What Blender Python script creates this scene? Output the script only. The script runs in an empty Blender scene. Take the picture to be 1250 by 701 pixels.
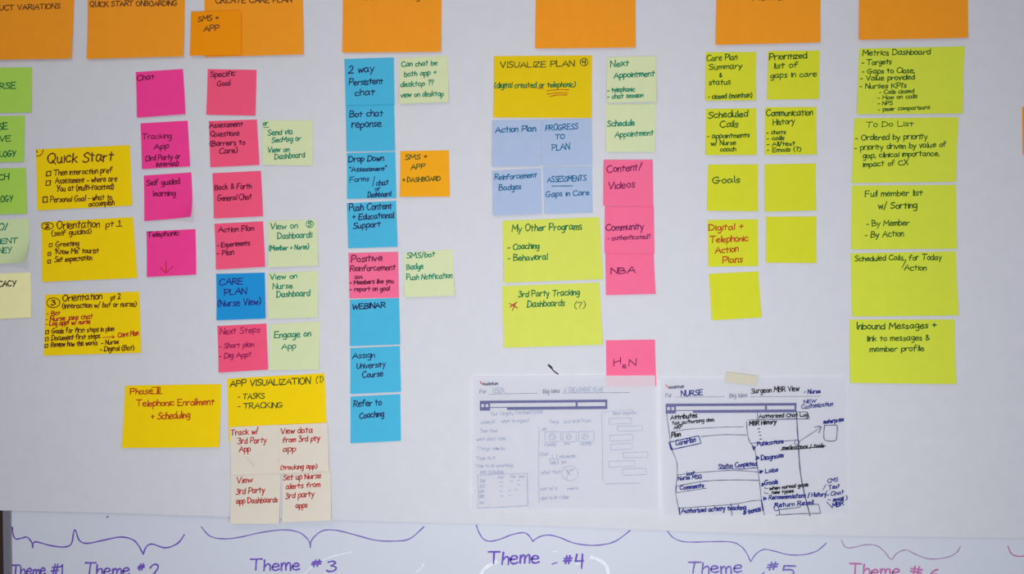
import bpy, math, random
from mathutils import Vector, Matrix, Euler

# ------------------------------------------------------------------ camera
IMG_W, IMG_H = 1250.0, 701.0
F_PX = 992.0
YAW, PITCH, ROLL = 2.0, 0.8, -1.37          # degrees: turned left, tipped down
DIST = 1.26                                 # metres from lens to board centre
CENTRE = Vector((0.0, 0.0, 1.45))

scene = bpy.context.scene
cam_rot = Euler((math.radians(90 + PITCH), math.radians(0), math.radians(YAW)), 'XYZ').to_matrix() \
    @ Matrix.Rotation(math.radians(ROLL), 3, 'Z')
cam_pos = CENTRE + cam_rot @ Vector((0, 0, 1)) * DIST
cd = bpy.data.cameras.new('camera')
cam = bpy.data.objects.new('camera', cd)
scene.collection.objects.link(cam)
cd.sensor_width = 36.0
cd.lens = 36.0 * F_PX / IMG_W
cd.clip_start = 0.02
cd.dof.use_dof = True
cd.dof.focus_distance = 1.02      # a touch front-focused: the phone picture is slightly soft
cd.dof.aperture_fstop = 11.0
cam.matrix_world = Matrix.Translation(cam_pos) @ cam_rot.to_4x4()
scene.camera = cam

# ------------------------------------------------------------------ world, lamps, exposure
w = bpy.data.worlds.new('world')
scene.world = w
w.use_nodes = True
w.node_tree.nodes['Background'].inputs[0].default_value = (0.86, 0.90, 1.0, 1)
w.node_tree.nodes['Background'].inputs[1].default_value = 0.27

def area(name, loc, target, sx, sy, power, col):
    l = bpy.data.lights.new(name, 'AREA')
    l.shape = 'RECTANGLE'; l.size = sx; l.size_y = sy
    l.energy = power; l.color = col
    o = bpy.data.objects.new(name, l)
    scene.collection.objects.link(o)
    o.location = loc
    d = Vector(target) - Vector(loc)
    o.rotation_euler = d.to_track_quat('-Z', 'Y').to_euler()
    return o

area('added_fill_light', (0.09, -1.2, 1.23), (0.07, 0, 1.23), 0.7, 0.6, 12.1, (0.92, 0.96, 1.0))  # added fill by the camera, sized so the board's lower middle is brightest
area('ceiling_lamp', (-0.5, -1.3, 2.5), (0.05, 0, 1.3), 0.5, 0.35, 3.1, (1.0, 0.86, 0.74))
scene.view_settings.view_transform = 'Standard'
scene.view_settings.look = 'None'
scene.view_settings.gamma = 1.0
scene.view_settings.use_curve_mapping = False
scene.view_settings.exposure = 0.06

# ------------------------------------------------------------------ helpers
R = random.Random(7)

def unproject(px, py):
    """where the sight line through a point of the photograph meets the board plane"""
    d = cam_rot @ Vector((px - IMG_W / 2, IMG_H / 2 - py, -F_PX))
    t = -cam_pos.y / d.y
    p = cam_pos + d * t
    return (p.x, p.z)

def lin(c):
    r = []
    for v in c:
        v = v / 255.0
        r.append(v / 12.92 if v <= 0.04045 else ((v + 0.055) / 1.055) ** 2.4)
    return (r[0], r[1], r[2], 1.0)

def paper_material(name, rgb, rough=0.75, mottle=0.05, grain=900, bump=0.05, translucent=0.0, spec=0.12, big=None):
    m = bpy.data.materials.new(name); m.use_nodes = True
    nt = m.node_tree; n = nt.nodes; L = nt.links
    b = n['Principled BSDF']
    b.inputs['Roughness'].default_value = rough
    b.inputs['Specular IOR Level'].default_value = spec
    tc = n.new('ShaderNodeTexCoord')
    nz = n.new('ShaderNodeTexNoise'); nz.inputs['Scale'].default_value = 45; nz.inputs['Detail'].default_value = 3
    L.new(tc.outputs['Object'], nz.inputs['Vector'])
    mx = n.new('ShaderNodeMix'); mx.data_type = 'RGBA'
    c = lin(rgb)
    mx.inputs[6].default_value = tuple(min(1, v * (1 - mottle)) for v in c[:3]) + (1,)
    mx.inputs[7].default_value = tuple(min(1, v * (1 + mottle)) for v in c[:3]) + (1,)
    L.new(nz.outputs['Fac'], mx.inputs[0])
    L.new(mx.outputs[2], b.inputs['Base Color'])
    g = n.new('ShaderNodeTexNoise'); g.inputs['Scale'].default_value = grain; g.inputs['Detail'].default_value = 2
    L.new(tc.outputs['Object'], g.inputs['Vector'])
    bp = n.new('ShaderNodeBump'); bp.inputs['Strength'].default_value = bump; bp.inputs['Distance'].default_value = 0.0004
    L.new(g.outputs['Fac'], bp.inputs['Height'])
    last = bp
    if big:
        g2 = n.new('ShaderNodeTexNoise'); g2.inputs['Scale'].default_value = big; g2.inputs['Detail'].default_value = 4
        L.new(tc.outputs['Object'], g2.inputs['Vector'])
        bp2 = n.new('ShaderNodeBump'); bp2.inputs['Strength'].default_value = 0.25; bp2.inputs['Distance'].default_value = 0.004
        L.new(g2.outputs['Fac'], bp2.inputs['Height']); L.new(bp.outputs['Normal'], bp2.inputs['Normal'])
        last = bp2
    L.new(last.outputs['Normal'], b.inputs['Normal'])
    if translucent > 0:
        t = n.new('ShaderNodeBsdfTranslucent'); L.new(mx.outputs[2], t.inputs['Color'])
        ms = n.new('ShaderNodeMixShader'); ms.inputs[0].default_value = translucent
        L.new(b.outputs[0], ms.inputs[1]); L.new(t.outputs[0], ms.inputs[2])
        L.new(ms.outputs[0], n['Material Output'].inputs['Surface'])
    return m

def ink_material(name, rgb, rough=0.6):
    m = bpy.data.materials.new(name); m.use_nodes = True
    nt = m.node_tree; b = nt.nodes['Principled BSDF']
    b.inputs['Roughness'].default_value = rough
    b.inputs['Specular IOR Level'].default_value = 0.2
    tc = nt.nodes.new('ShaderNodeTexCoord')
    nz = nt.nodes.new('ShaderNodeTexNoise'); nz.inputs['Scale'].default_value = 260
    nt.links.new(tc.outputs['Object'], nz.inputs['Vector'])
    mx = nt.nodes.new('ShaderNodeMix'); mx.data_type = 'RGBA'
    c = lin(rgb)
    mx.inputs[6].default_value = tuple(v * 0.8 for v in c[:3]) + (1,)
    mx.inputs[7].default_value = tuple(min(1, v * 1.25) for v in c[:3]) + (1,)
    nt.links.new(nz.outputs['Fac'], mx.inputs[0]); nt.links.new(mx.outputs[2], b.inputs['Base Color'])
    return m

def plain(name, rgb, rough=0.5, metal=0.0, spec=0.5, scale=30, amt=0.08, stretch=None):
    m = paper_material(name, rgb, rough, amt, 400, 0.03, 0, spec)
    m.node_tree.nodes['Principled BSDF'].inputs['Metallic'].default_value = metal
    return m

# ---- colours of the note papers (albedo) and inks
PAPER = {k: paper_material('paper_' + k, v) for k, v in {
    'orange': (247, 155, 36), 'deep_orange': (247, 149, 6), 'amber': (246, 170, 26),
    'yellow': (247, 210, 6), 'magenta': (247, 64, 147), 'coral': (247, 88, 125), 'salmon': (247, 110, 149),
    'green': (175, 217, 88), 'pale_green': (214, 222, 174), 'mint': (212, 228, 172), 'straw': (247, 240, 179),
    'turquoise': (76, 181, 217), 'blue': (32, 146, 212), 'periwinkle': (173, 189, 218),
    'mustard': (230, 196, 16), 'olive_lime': (213, 222, 66), 'lime': (215, 216, 46), 'soft_lime': (214, 220, 92), 'cream': (224, 213, 196), 'peach': (240, 150, 120)}.items()}
INK = {k: ink_material('ink_' + k, v) for k, v in {
    'black': (28, 28, 40), 'brown': (92, 42, 22), 'headerink': (100, 62, 30), 'maroon': (96, 14, 56), 'plum': (120, 24, 84),
    'red': (176, 34, 36), 'rust': (184, 62, 22), 'teal': (0, 128, 98), 'green': (10, 108, 60), 'darkgreen': (40, 84, 34),
    'olive': (74, 84, 26), 'navy': (26, 34, 84), 'blueink': (16, 98, 142), 'royal': (32, 40, 128), 'pencil': (172, 176, 198),
    'print': (102, 102, 146), 'printtext': (140, 142, 160), 'purple': (112, 84, 182), 'violetgrey': (124, 108, 184),
    'pink': (190, 112, 166), 'fadedpink': (166, 140, 176), 'white': (236, 240, 248), 'logored': (196, 60, 50),
    'wine': (150, 26, 84), 'orangeink': (186, 92, 18), 'slate': (86, 88, 120)}.items()}

# ------------------------------------------------------------------ handwriting strokes (one pen line per stroke)
G = {
'A': '0,0 .33,1 .66,0|.1,.36 .58,.36', 'B': '0,0 0,1|~0,1 .4,.93 .38,.6 .08,.53 .5,.44 .5,.1 0,0',
'C': '~.58,.85 .38,1 .1,.82 0,.45 .14,.1 .38,0 .62,.16', 'D': '0,0 0,1|~-.06,1 .34,.94 .58,.5 .36,.08 -.06,0',
'E': '0,0 0,1|0,1 .5,1|0,.52 .42,.52|0,0 .52,0', 'F': '0,0 0,1|0,1 .52,1|0,.54 .4,.54',
'G': '~.55,.86 .36,1 .1,.82 0,.4 .2,.02 .5,.06 .56,.4|.32,.42 .7,.42', 'H': '0,0 0,1|.55,0 .55,1|0,.5 .55,.5',
'I': '.04,0 .04,1', 'J': '~.4,1 .42,.3 .25,0 0,.15', 'K': '0,0 0,1|.52,1 .02,.45|.14,.56 .6,-.02',
'L': '0,1 0,0|0,0 .5,.02', 'M': '0,0 .06,1|.06,1 .36,.35|.36,.35 .66,1|.66,1 .72,0', 'N': '0,0 0,1|0,1 .52,0|.52,0 .54,1.04',
'O': '~.32,1 .08,.85 0,.45 .18,.03 .45,.06 .62,.5 .5,.9 .28,1', 'P': '0,0 .02,1|~-.04,1 .4,.98 .5,.72 .36,.48 .02,.45',
'Q': '~.34,1 .08,.85 0,.45 .18,.05 .46,.06 .64,.5 .52,.9 .3,1|.4,.25 .72,-.14', 'R': '0,0 .02,1|~-.04,1 .4,.98 .48,.74 .34,.52 .02,.48|.16,.5 .58,0',
'S': '~.5,.88 .3,1 .06,.85 .14,.6 .42,.42 .46,.15 .22,0 -.02,.1', 'T': '-.06,1 .62,1|.28,1 .26,0',
'U': '~0,1 .02,.3 .2,0 .42,.12 .52,.5 .54,1', 'V': '0,1 .28,0|.28,0 .58,1', 'W': '0,1 .16,0|.16,0 .38,.8|.38,.8 .56,0|.56,0 .8,1',
'X': '0,0 .55,1|.02,1 .56,0', 'Y': '0,1 .26,.5|.56,1 .2,-.05', 'Z': '0,.96 .5,1|.5,1 0,0|0,0 .56,.02',
'a': '~.4,.5 .18,.58 .02,.35 .06,.06 .24,.02 .4,.3|~.42,.56 .4,.2 .5,.02', 'b': '.02,1 .02,0|~.02,.3 .2,.56 .4,.45 .4,.12 .2,0 .02,.08',
'c': '~.4,.46 .22,.57 .03,.4 .03,.14 .2,0 .42,.1', 'd': '~.4,.45 .2,.57 .02,.36 .06,.05 .26,.02 .4,.25|.42,1 .42,0',
'e': '~.03,.3 .38,.34 .36,.52 .18,.57 .02,.38 .04,.1 .22,0 .44,.1', 'f': '~.42,.92 .26,1.02 .14,.8 .12,0|-.02,.5 .36,.52',
'g': '~.4,.48 .2,.57 .02,.38 .08,.08 .26,.08 .4,.34|~.42,.56 .42,-.1 .34,-.36 .08,-.34', 'h': '.02,1 .02,0|~.02,.3 .2,.56 .36,.46 .38,0',
'i': '.04,.54 .04,0|.04,.72 .05,.78', 'j': '~.12,.54 .12,-.2 0,-.34|.12,.72 .13,.78', 'k': '.02,1 .02,0|.36,.56 .04,.26|.12,.32 .42,0',
'l': '.04,1 .04,0', 'm': '0,.54 .02,0|~.02,.3 .14,.56 .26,.45 .28,0|~.28,.3 .42,.56 .54,.46 .56,0', 'n': '0,.54 .02,0|~.02,.3 .18,.56 .34,.48 .36,0',
'o': '~.2,.56 .03,.42 .03,.14 .2,0 .38,.14 .36,.44 .18,.56', 'p': '.02,.54 .02,-.38|~.02,.36 .2,.57 .4,.44 .38,.14 .2,.02 .02,.1',
'q': '~.38,.48 .2,.57 .02,.38 .06,.06 .24,.04 .38,.3|.4,.56 .4,-.38', 'r': '0,.54 .02,0|~.02,.28 .14,.52 .34,.54', 's': '~.34,.48 .18,.58 .04,.46 .14,.3 .3,.2 .26,.02 0,.04',
't': '.16,.9 .16,.02|-.02,.58 .36,.6', 'u': '~0,.54 .02,.14 .16,0 .32,.14 .36,.54|~.36,.54 .36,.1 .44,0', 'v': '0,.54 .18,0|.18,0 .38,.58',
'w': '0,.54 .12,0|.12,0 .26,.45|.26,.45 .4,0|.4,0 .54,.56', 'x': '0,0 .36,.56|0,.56 .38,0', 'y': '0,.54 .18,.08|.4,.56 .08,-.38', 'z': '0,.54 .34,.54|.34,.54 0,0|0,0 .38,0',
'1': '.04,.8 .18,1|.18,1 .18,0', '2': '~.02,.8 .2,1 .42,.85 .36,.5 0,0|0,0 .54,.02', '3': '~.02,.9 .24,1 .42,.82 .18,.54|~.18,.54 .46,.4 .4,.08 .16,-.02 -.02,.1',
'4': '.08,1 .0,.45|0,.45 .5,.48|.42,1 .4,-.1', '5': '.06,1 .5,1|.06,1 .04,.58|~.04,.58 .34,.62 .46,.3 .3,0 0,.04', '6': '~.36,1 .1,.7 .0,.25 .2,0 .42,.2 .3,.45 .04,.3',
'&': '~.5,.1 .1,.7 .22,.95 .34,.75 .02,.3 .18,0 .52,.4', '+': '.2,.18 .2,.72|0,.45 .42,.46', '-': '0,.34 .3,.36', '(': '~.24,1.05 .04,.7 .04,.2 .22,-.12',
')': '~0,1.05 .2,.7 .2,.2 .02,-.12', '/': '.3,1.05 0,-.12', '?': '~0,.85 .2,1 .36,.8 .18,.5 .17,.3|.17,.08 .18,0', ',': '.08,.05 0,-.18', '.': '0,.0 .03,.05',
'"': '0,1 0,.8|.14,1 .14,.8', "'": '.03,1 0,.8', ':': '.02,.5 .03,.42|.02,.1 .03,.02', '#': '.16,0 .26,1|.4,0 .5,1|0,.34 .62,.38|.04,.66 .66,.7',
'!': '.04,1 .03,.3|.02,.06 .03,0', '[': '0,0 0,.78|0,.78 .6,.8|.6,.8 .6,0|.6,0 0,0', '>': '0,.7 .3,.35|.3,.35 0,0|0,0 0,.7', '*': '.2,.1 .2,.8|0,.25 .4,.65|0,.65 .4,.25',
}

def catmull(p, sub=4):
    if len(p) < 3: return p
    q = [p[0]] + p + [p[-1]]
    out = []
    for i in range(1, len(q) - 2):
        a, b, c, d = q[i - 1], q[i], q[i + 1], q[i + 2]
        for k in range(sub):
            t = k / sub; t2 = t * t; t3 = t2 * t
            out.append(tuple(0.5 * (2 * b[j] + (c[j] - a[j]) * t + (2 * a[j] - 5 * b[j] + 4 * c[j] - d[j]) * t2
                                    + (3 * b[j] - a[j] - 3 * c[j] + d[j]) * t3) for j in (0, 1)))
    out.append(p[-1])
    return out

GL = {}
for ch, s in G.items():
    strokes = []
    for part in s.split('|'):
        curved = part.startswith('~')
        pts = [tuple(float(v) for v in q.split(',')) for q in part.lstrip('~').split()]
        strokes.append(catmull(pts, 3) if curved else pts)
    GL[ch] = (max(x for st in strokes for x, y in st), strokes)

def text_strokes(s, x0, y0, x1, y1, h):
    """pen strokes, in photo pixels, of a line of handwriting from (x0,y0) to (x1,y1) on its baseline"""
    items, cx = [], 0.0
    h = h * 0.95
    for ch in s:
        if ch == ' ':
            cx += 0.38; continue
        wd, st = GL[ch]
        items.append((cx, ch, st)); cx += wd + 0.115
    cx = max(cx - 0.115, 0.2)
    sx = (x1 - x0) / cx
    sl = (y1 - y0) / (x1 - x0)
    out = []
    for ox, ch, st in items:
        jy = R.uniform(-.06, .06) * h; sc = R.uniform(.9, 1.1); sh = R.uniform(-.03, .13)
        for k in st:
            pts = []
            for gx, gy in k:
                if ch.islower(): gy = gy * 1.1 if gy < .6 else gy * .97
                X = x0 + (ox + gx) * sx + gy * h * sh
                Y = y0 + (X - x0) * sl - gy * h * sc + jy + R.uniform(-.02, .02) * h
                pts.append((X, Y))
            out.append(pts)
    return out

def densify(pts, step=3.0):
    out = [pts[0]]
    for a, b in zip(pts, pts[1:]):
        n = max(1, int(math.hypot(b[0] - a[0], b[1] - a[1]) / step))
        for k in range(1, n + 1):
            out.append((a[0] + (b[0] - a[0]) * k / n, a[1] + (b[1] - a[1]) * k / n))
    return out

class Ribbon:
    """collects flat pen lines lying on a sheet; place(px,py,lift) gives the 3D point on that sheet"""
    def __init__(self, place): self.v = []; self.f = []; self.place = place
    def line(self, pts, wpx, lift=0.00025):
        pts = densify(pts)
        if len(pts) < 2: return
        base = len(self.v); n = len(pts)
        self.k = (getattr(self, 'k', 0) + 1) % 16; lift += self.k * 0.000002
        ph = R.uniform(0, 6)
        for i, (x, y) in enumerate(pts):
            a = pts[max(0, i - 1)]; b = pts[min(n - 1, i + 1)]
            dx, dy = b[0] - a[0], b[1] - a[1]; l = math.hypot(dx, dy) or 1
            hw = 0.5 * wpx * (1 + .15 * math.sin(ph + i * 1.1))
            ex = 0
            if i == 0: ex = -hw * .7
            if i == n - 1: ex = hw * .7
            X, Y = x + dx / l * ex, y + dy / l * ex
            nx, ny = -dy / l * hw, dx / l * hw
            self.v.append(self.place(X + nx, Y + ny, lift)); self.v.append(self.place(X - nx, Y - ny, lift))
        for i in range(n - 1):
            k = base + 2 * i
            self.f.append((k, k + 1, k + 3, k + 2))
    def fill(self, q, lift=0.0002, n=6):
        base = len(self.v)
        for j in range(n + 1):
            for i in range(n + 1):
                u, t = i / n, j / n
                x = (1 - t) * ((1 - u) * q[0][0] + u * q[1][0]) + t * ((1 - u) * q[3][0] + u * q[2][0])
                y = (1 - t) * ((1 - u) * q[0][1] + u * q[1][1]) + t * ((1 - u) * q[3][1] + u * q[2][1])
                self.v.append(self.place(x, y, lift))
        for j in range(n):
            for i in range(n):
                k = base + j * (n + 1) + i
                self.f.append((k, k + 1, k + n + 2, k + n + 1))

def link_mesh(name, v, f, mat, parent=None, loc=(0, 0, 0), smooth=False):
    me = bpy.data.meshes.new(name)
    me.from_pydata([(a[0] - loc[0], a[1] - loc[1], a[2] - loc[2]) for a in v], [], f)
    me.materials.append(mat); me.update()
    if smooth:
        for p in me.polygons: p.use_smooth = True
    o = bpy.data.objects.new(name, me)
    scene.collection.objects.link(o)
    if parent: o.parent = parent
    else: o.location = loc
    return o

def tag(o, label=None, cat=None, group=None, kind=None):
    if label: o['label'] = label
    if cat: o['category'] = cat
    if group: o['group'] = group
    if kind: o['kind'] = kind
    return o

def box(name, x0, x1, y0, y1, z0, z1, mat, parent=None, bevel=0.0):
    v = [(x, y, z) for x in (x0, x1) for y in (y0, y1) for z in (z0, z1)]
    f = [(0, 1, 3, 2), (4, 6, 7, 5), (0, 4, 5, 1), (2, 3, 7, 6), (0, 2, 6, 4), (1, 5, 7, 3)]
    c = ((x0 + x1) / 2, (y0 + y1) / 2, (z0 + z1) / 2)
    if parent:
        c = (0, 0, 0)
        v = [(a[0] - parent.location.x, a[1] - parent.location.y, a[2] - parent.location.z) for a in v]
    o = link_mesh(name, v, f, mat, parent, c)
    if bevel:
        b = o.modifiers.new('bevel', 'BEVEL'); b.width = bevel; b.segments = 2
    return o

# ------------------------------------------------------------------ the setting
wall_mat = plain('dark_brown_wall', (62, 46, 38), .7, 0, .3)
tag(box('wall_back', -1.6, 3.0, 0.03, 0.13, 0.0, 2.7, wall_mat), kind='structure')
tag(box('floor', -1.6, 3.0, -3.0, 0.13, -0.05, 0.0, plain('grey_carpet', (120, 118, 116), .95, 0, .1)), kind='structure')

bx_left, _ = unproject(14.5, 660)      # inner edge of the frame
bx_out, _ = unproject(4.5, 660)        # outer edge of the frame
BX1, BZ0, BZ1 = 2.3, 0.82, 2.18
board = bpy.data.objects.new('whiteboard', None)
scene.collection.objects.link(board); board.location = (0.6, 0.02, BZ0)
tag(board, 'wall whiteboard with grey frame, purple brackets and theme numbers under the paper', 'whiteboard')
bm_ = plain('whiteboard_enamel', (213, 215, 226), .22, 0, .5, amt=.015)
fr_ = plain('frame_aluminium', (140, 136, 150), .4, .5, .5)
box('writing_surface', bx_left, BX1, 0.0, 0.012, BZ0, BZ1, bm_, board)
box('frame_rail', bx_out, bx_left, -0.0022, 0.028, BZ0 - .015, BZ1 + .015, fr_, board, .001)
box('frame_rail', BX1, BX1 + .015, -0.0022, 0.028, BZ0 - .015, BZ1 + .015, fr_, board, .001)
box('frame_rail', bx_left, BX1, -0.0022, 0.028, BZ1, BZ1 + .015, fr_, board, .001)
box('frame_rail', bx_left, BX1, -0.0022, 0.028, BZ0 - .015, BZ0, fr_, board, .001)
box('pen_tray', bx_left + .1, BX1 - .1, -0.06, -0.0022, BZ0 - .014, BZ0 - .004, fr_, board, .002)
box('backing', bx_out + .004, BX1 + .01, 0.012, 0.03, BZ0 - .01, BZ1 + .01, fr_, board)

# ---- the big paper covering the board
def paper_h(X, Z):
    return 0.0034 + 0.0009 * math.sin(X * 7.3 + 1.2 * math.sin(Z * 4)) + 0.0006 * math.sin(Z * 13 + X * 3.1) \
        + 0.0004 * math.sin(X * 23 + Z * 5)

edge_px = [(-60, 621.5), (0, 622.7), (110, 624.6), (230, 628.3), (416, 634.3), (560, 638.3), (700, 642.3), (850, 648.3), (1050, 653.5), (1250, 656.5), (1500, 662)]
edge = [unproject(*p) for p in edge_px]
def edge_z(X):
    for a, b in zip(edge, edge[1:]):
        if X <= b[0] or b is edge[-1]:
            return a[1] + (b[1] - a[1]) * (X - a[0]) / (b[0] - a[0])
PX0, PX1, PZ1 = unproject(-14, 600)[0], unproject(1480, 300)[0], 2.12
def grid_sheet(name, fn, nu, nv, mat, thick=0.00022, parent=None, loc=(0, 0, 0), single=False):
    """fn(u,v) -> point of the front face; v runs downwards"""
    v, f = [], []
    for back in (0, 1):
        for j in range(nv + 1):
            for i in range(nu + 1):
                p = fn(i / nu, j / nv)
                v.append((p[0], p[1] + thick * back, p[2]))
    s = (nu + 1) * (nv + 1)
    if single:                            # thin see-through office paper: one leaf
        f = [(j * (nu + 1) + i, (j + 1) * (nu + 1) + i, (j + 1) * (nu + 1) + i + 1, j * (nu + 1) + i + 1) for j in range(nv) for i in range(nu)]
        return link_mesh(name, v[:s], f, mat, parent, loc)
    for j in range(nv):
        for i in range(nu):
            k = j * (nu + 1) + i
            f.append((k, k + nu + 1, k + nu + 2, k + 1))
            f.append((s + k, s + k + 1, s + k + nu + 2, s + k + nu + 1))
    rim = [i for i in range(nu + 1)] + [j * (nu + 1) + nu for j in range(1, nv + 1)] \
        + [nv * (nu + 1) + i for i in range(nu - 1, -1, -1)] + [j * (nu + 1) for j in range(nv - 1, 0, -1)]
    for a, b in zip(rim, rim[1:] + rim[:1]):
        f.append((a, b, s + b, s + a))
    return link_mesh(name, v, f, mat, parent, loc)

def sheet_fn(u, t):
    X = PX0 + (PX1 - PX0) * u
    zb = edge_z(X)
    Z = PZ1 + (zb - PZ1) * t
    lift = 0.0007 * max(0, (t - .93) / .07) ** 2
    return (X, -(paper_h(X, Z) + lift), Z)
sheet_mat = paper_material('white_banner_paper', (213, 212, 217), .8, .04, 700, .14, 0, .2, big=28)
sheet = grid_sheet('paper_sheet', sheet_fn, 160, 80, sheet_mat, .0003, None, (PX0, 0, PZ1))
tag(sheet, 'wide white paper sheet covering the whiteboard behind all the notes', 'paper')

def on_paper(px, py, lift):
    X, Z = unproject(px, py)
    return (X, -(paper_h(X, Z) + 0.0001 + lift), Z)
rb = Ribbon(lambda a, b, l: tuple(c - d for c, d in zip(on_paper(a, b, l), sheet.location)))
rb.line([(669.5, 445.5), (673, 448), (675, 452), (678, 454.5), (681, 456.5)], 1.7)
rb.line([(670, 446), (673, 449)], 2.2)
link_mesh('marker_stroke', rb.v, rb.f, INK['black'], sheet)

# ------------------------------------------------------------------ sticky notes
NOTE_COUNT = 0
ALLN = []
def bil(c, u, t):
    return tuple((1 - t) * ((1 - u) * c[0][k] + u * c[1][k]) + t * ((1 - u) * c[3][k] + u * c[2][k]) for k in (0, 1))
def inv_bil(c, p):
    u = t = 0.5
    for _ in range(5):
        q = bil(c, u, t)
        du = tuple((1 - t) * (c[1][k] - c[0][k]) + t * (c[2][k] - c[3][k]) for k in (0, 1))
        dv = tuple((1 - u) * (c[3][k] - c[0][k]) + u * (c[2][k] - c[1][k]) for k in (0, 1))
        e = (p[0] - q[0], p[1] - q[1])
        det = du[0] * dv[1] - du[1] * dv[0]
        u += (e[0] * dv[1] - e[1] * dv[0]) / det
        t += (du[0] * e[1] - du[1] * e[0]) / det
    return u, t

def note(col, q, label, group, texts=(), curl=None, lay=0, corner=0.0, name='sticky_note', cat='sticky note',
         mat=None, flat=False, n=12):
    """q: the four corners, clockwise from top left, on the photograph; they are cast onto the board plane"""
    global NOTE_COUNT
    NOTE_COUNT += 1
    c = [unproject(q[2 * i], q[2 * i + 1]) for i in range(4)]
    ALLN.append((label, q))
    if curl is None: curl = R.uniform(0.0012, 0.0032)
    asym = R.uniform(-.5, .5)
    base = 0.0006 + lay * 0.0008
    def hgt(u, t):
        tt = min(1, max(0, t)); uu = min(1, max(0, u))
        if flat:
            return base + curl * ((abs(uu - .5) * 2) ** 4 * .5 + tt ** 6)
        return base + curl * tt ** 2.2 * (1 + asym * (uu - .5)) + corner * max(0, uu + tt - 1.35) ** 2 / .42
    def fn(u, t):
        X, Z = bil(c, u, t)
        return (X, -(paper_h(X, Z) + hgt(u, t)), Z)
    loc = ((c[0][0] + c[1][0]) / 2, -0.004, (c[0][1] + c[1][1]) / 2)
    o = grid_sheet(name, fn, n, n, mat or PAPER[col], .00022, None, loc, name == 'wireframe_sheet')
    tag(o, label, cat, group)
    def place(px, py, lift):
        X, Z = unproject(px, py)
        u, t = inv_bil(c, (X, Z))
        return (X - loc[0], -(paper_h(X, Z) + hgt(u, t) + lift) - loc[1], Z - loc[2])
    parts = []                                # every line of writing or drawn mark is a part of the note
    order = []
    for it in texts:
        ink = it[-1]
        if ink not in order: order.append(ink)
        kind = {'~': 'drawn_line', '|': 'drawn_line', '#': 'browser_bar' if ink == 'print' else 'inked_triangle', 'o': 'drawn_circle',
                '[': 'checkbox', '>': 'drawn_arrowhead'}.get(it[0], 'handwriting_line')
        if ink == 'printtext': kind = 'printed_rule' if it[0] == '|' else 'printed_text'
        if it[0] == 'cuantum': kind = 'logo_text'
        if ink == 'logored': kind = 'logo_tick'
        if parts and kind in ('drawn_line', 'browser_bar') and parts[-1][0] == kind and parts[-1][1] == ink:
            r = parts[-1][2]
        else:
            r = Ribbon(place); r.k = len(parts) * 3
            parts.append((kind, ink, r))
        lift = 0.00022 + 0.00004 * order.index(ink)
        if it[0] == '~':                      # ('~', points, width, ink): a drawn curve
            r.line(catmull([tuple(p) for p in it[1]], 5), it[2], lift)
        elif it[0] == '|':                    # straight drawn line
            r.line(it[1], it[2], lift)
        elif it[0] == '#':                    # printed solid
            r.fill(it[1], lift - .0001)
        elif it[0] == 'o':                    # ('o', cx, cy, rx, ry, w, ink)
            _, cx, cy, rx, ry, wd, _i = it
            r.line([(cx + rx * math.cos(a * .42 - 2), cy + ry * math.sin(a * .42 - 2)) for a in range(16)], wd, lift)
        else:
            s, x0, y0, x1, y1, h = it[:6]
            wd = (it[6] if len(it) > 7 else (1.08 if h < 7.5 else 1.2)) * 1.1
            for st in text_strokes(s, x0, y0, x1, y1, h): r.line(st, wd, lift)
    for kind, ink, r in parts:
        if r.v: link_mesh(kind, r.v, r.f, INK[ink], o)
    return o

g = 'orange header cards along the top'
k = 'headerink'
note('orange', (-26,-4, 92.5,-5, 90.5,73.5, -27,75.5), 'orange card reading Product Variations, cut by the left edge of the photo', g,
     [('PRODUCT VARIATIONS', -22,15, 75,11.5, 6.5, k)], curl=.004)
note('orange', (108.5,-5, 226.5,-8, 226,70.5, 109.5,74), 'orange header card reading Quick Start Onboarding', g,
     [('QUICK START ONBOARDING', 111.5,9.5, 217,7.5, 6.5, k)], curl=.004)
note('orange', (250,-9, 370.3,-12, 372,68, 252,71), 'orange header card reading Create Care Plan, small orange note stuck on it', g,
     [('CREATE CARE PLAN', 264,4.5, 357,3.5, 7.5, k)], curl=.0035)
note('deep_orange', (235.5,16, 296,14.5, 296.5,68.5, 234.5,70), 'small deeper orange note reading SMS + App over a header card', 'orange notes reading SMS + App',
     [('SMS +', 244,28, 269,26, 6.5, k), ('APP', 251,40, 269,39, 6.5, k)], curl=.0012, lay=5)
note('orange', (419,-14, 539.5,-15, 539,65, 419,65.5), 'orange header card above the column of turquoise notes', g,
     [('Communicating', 444,0.5, 513,-.5, 7, k)], curl=.0035)
note('orange', (654,-18, 775.5,-19, 775,60, 653.5,61), 'orange header card above the Visualize Plan card', g, curl=.004)
note('orange', (874.5,-27, 1001,-28, 999.5,53.5, 872.5,56.5), 'orange header card above the two columns of square lime notes', g,
     [('Monitor', 918,1.5, 958,1, 7, k)], curl=.004)
note('orange', (1048,-31, 1180,-33, 1178.5,48, 1046.5,50.5), 'orange header card above the Metrics Dashboard card', g, curl=.004)
note('peach', (1248.8,60, 1311,59, 1311,118, 1249.2,119), 'upper peach square note sliver at the right edge of the photo', 'notes cut by the right edge', curl=.002)
note('deep_orange', (1246,131, 1309,130, 1309.5,189, 1246.5,189.7), 'lower orange square note sliver at the right edge of the photo', 'notes cut by the right edge',
     [('SMS', 1249,146, 1270,146, 7, k)], curl=.002)

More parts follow.
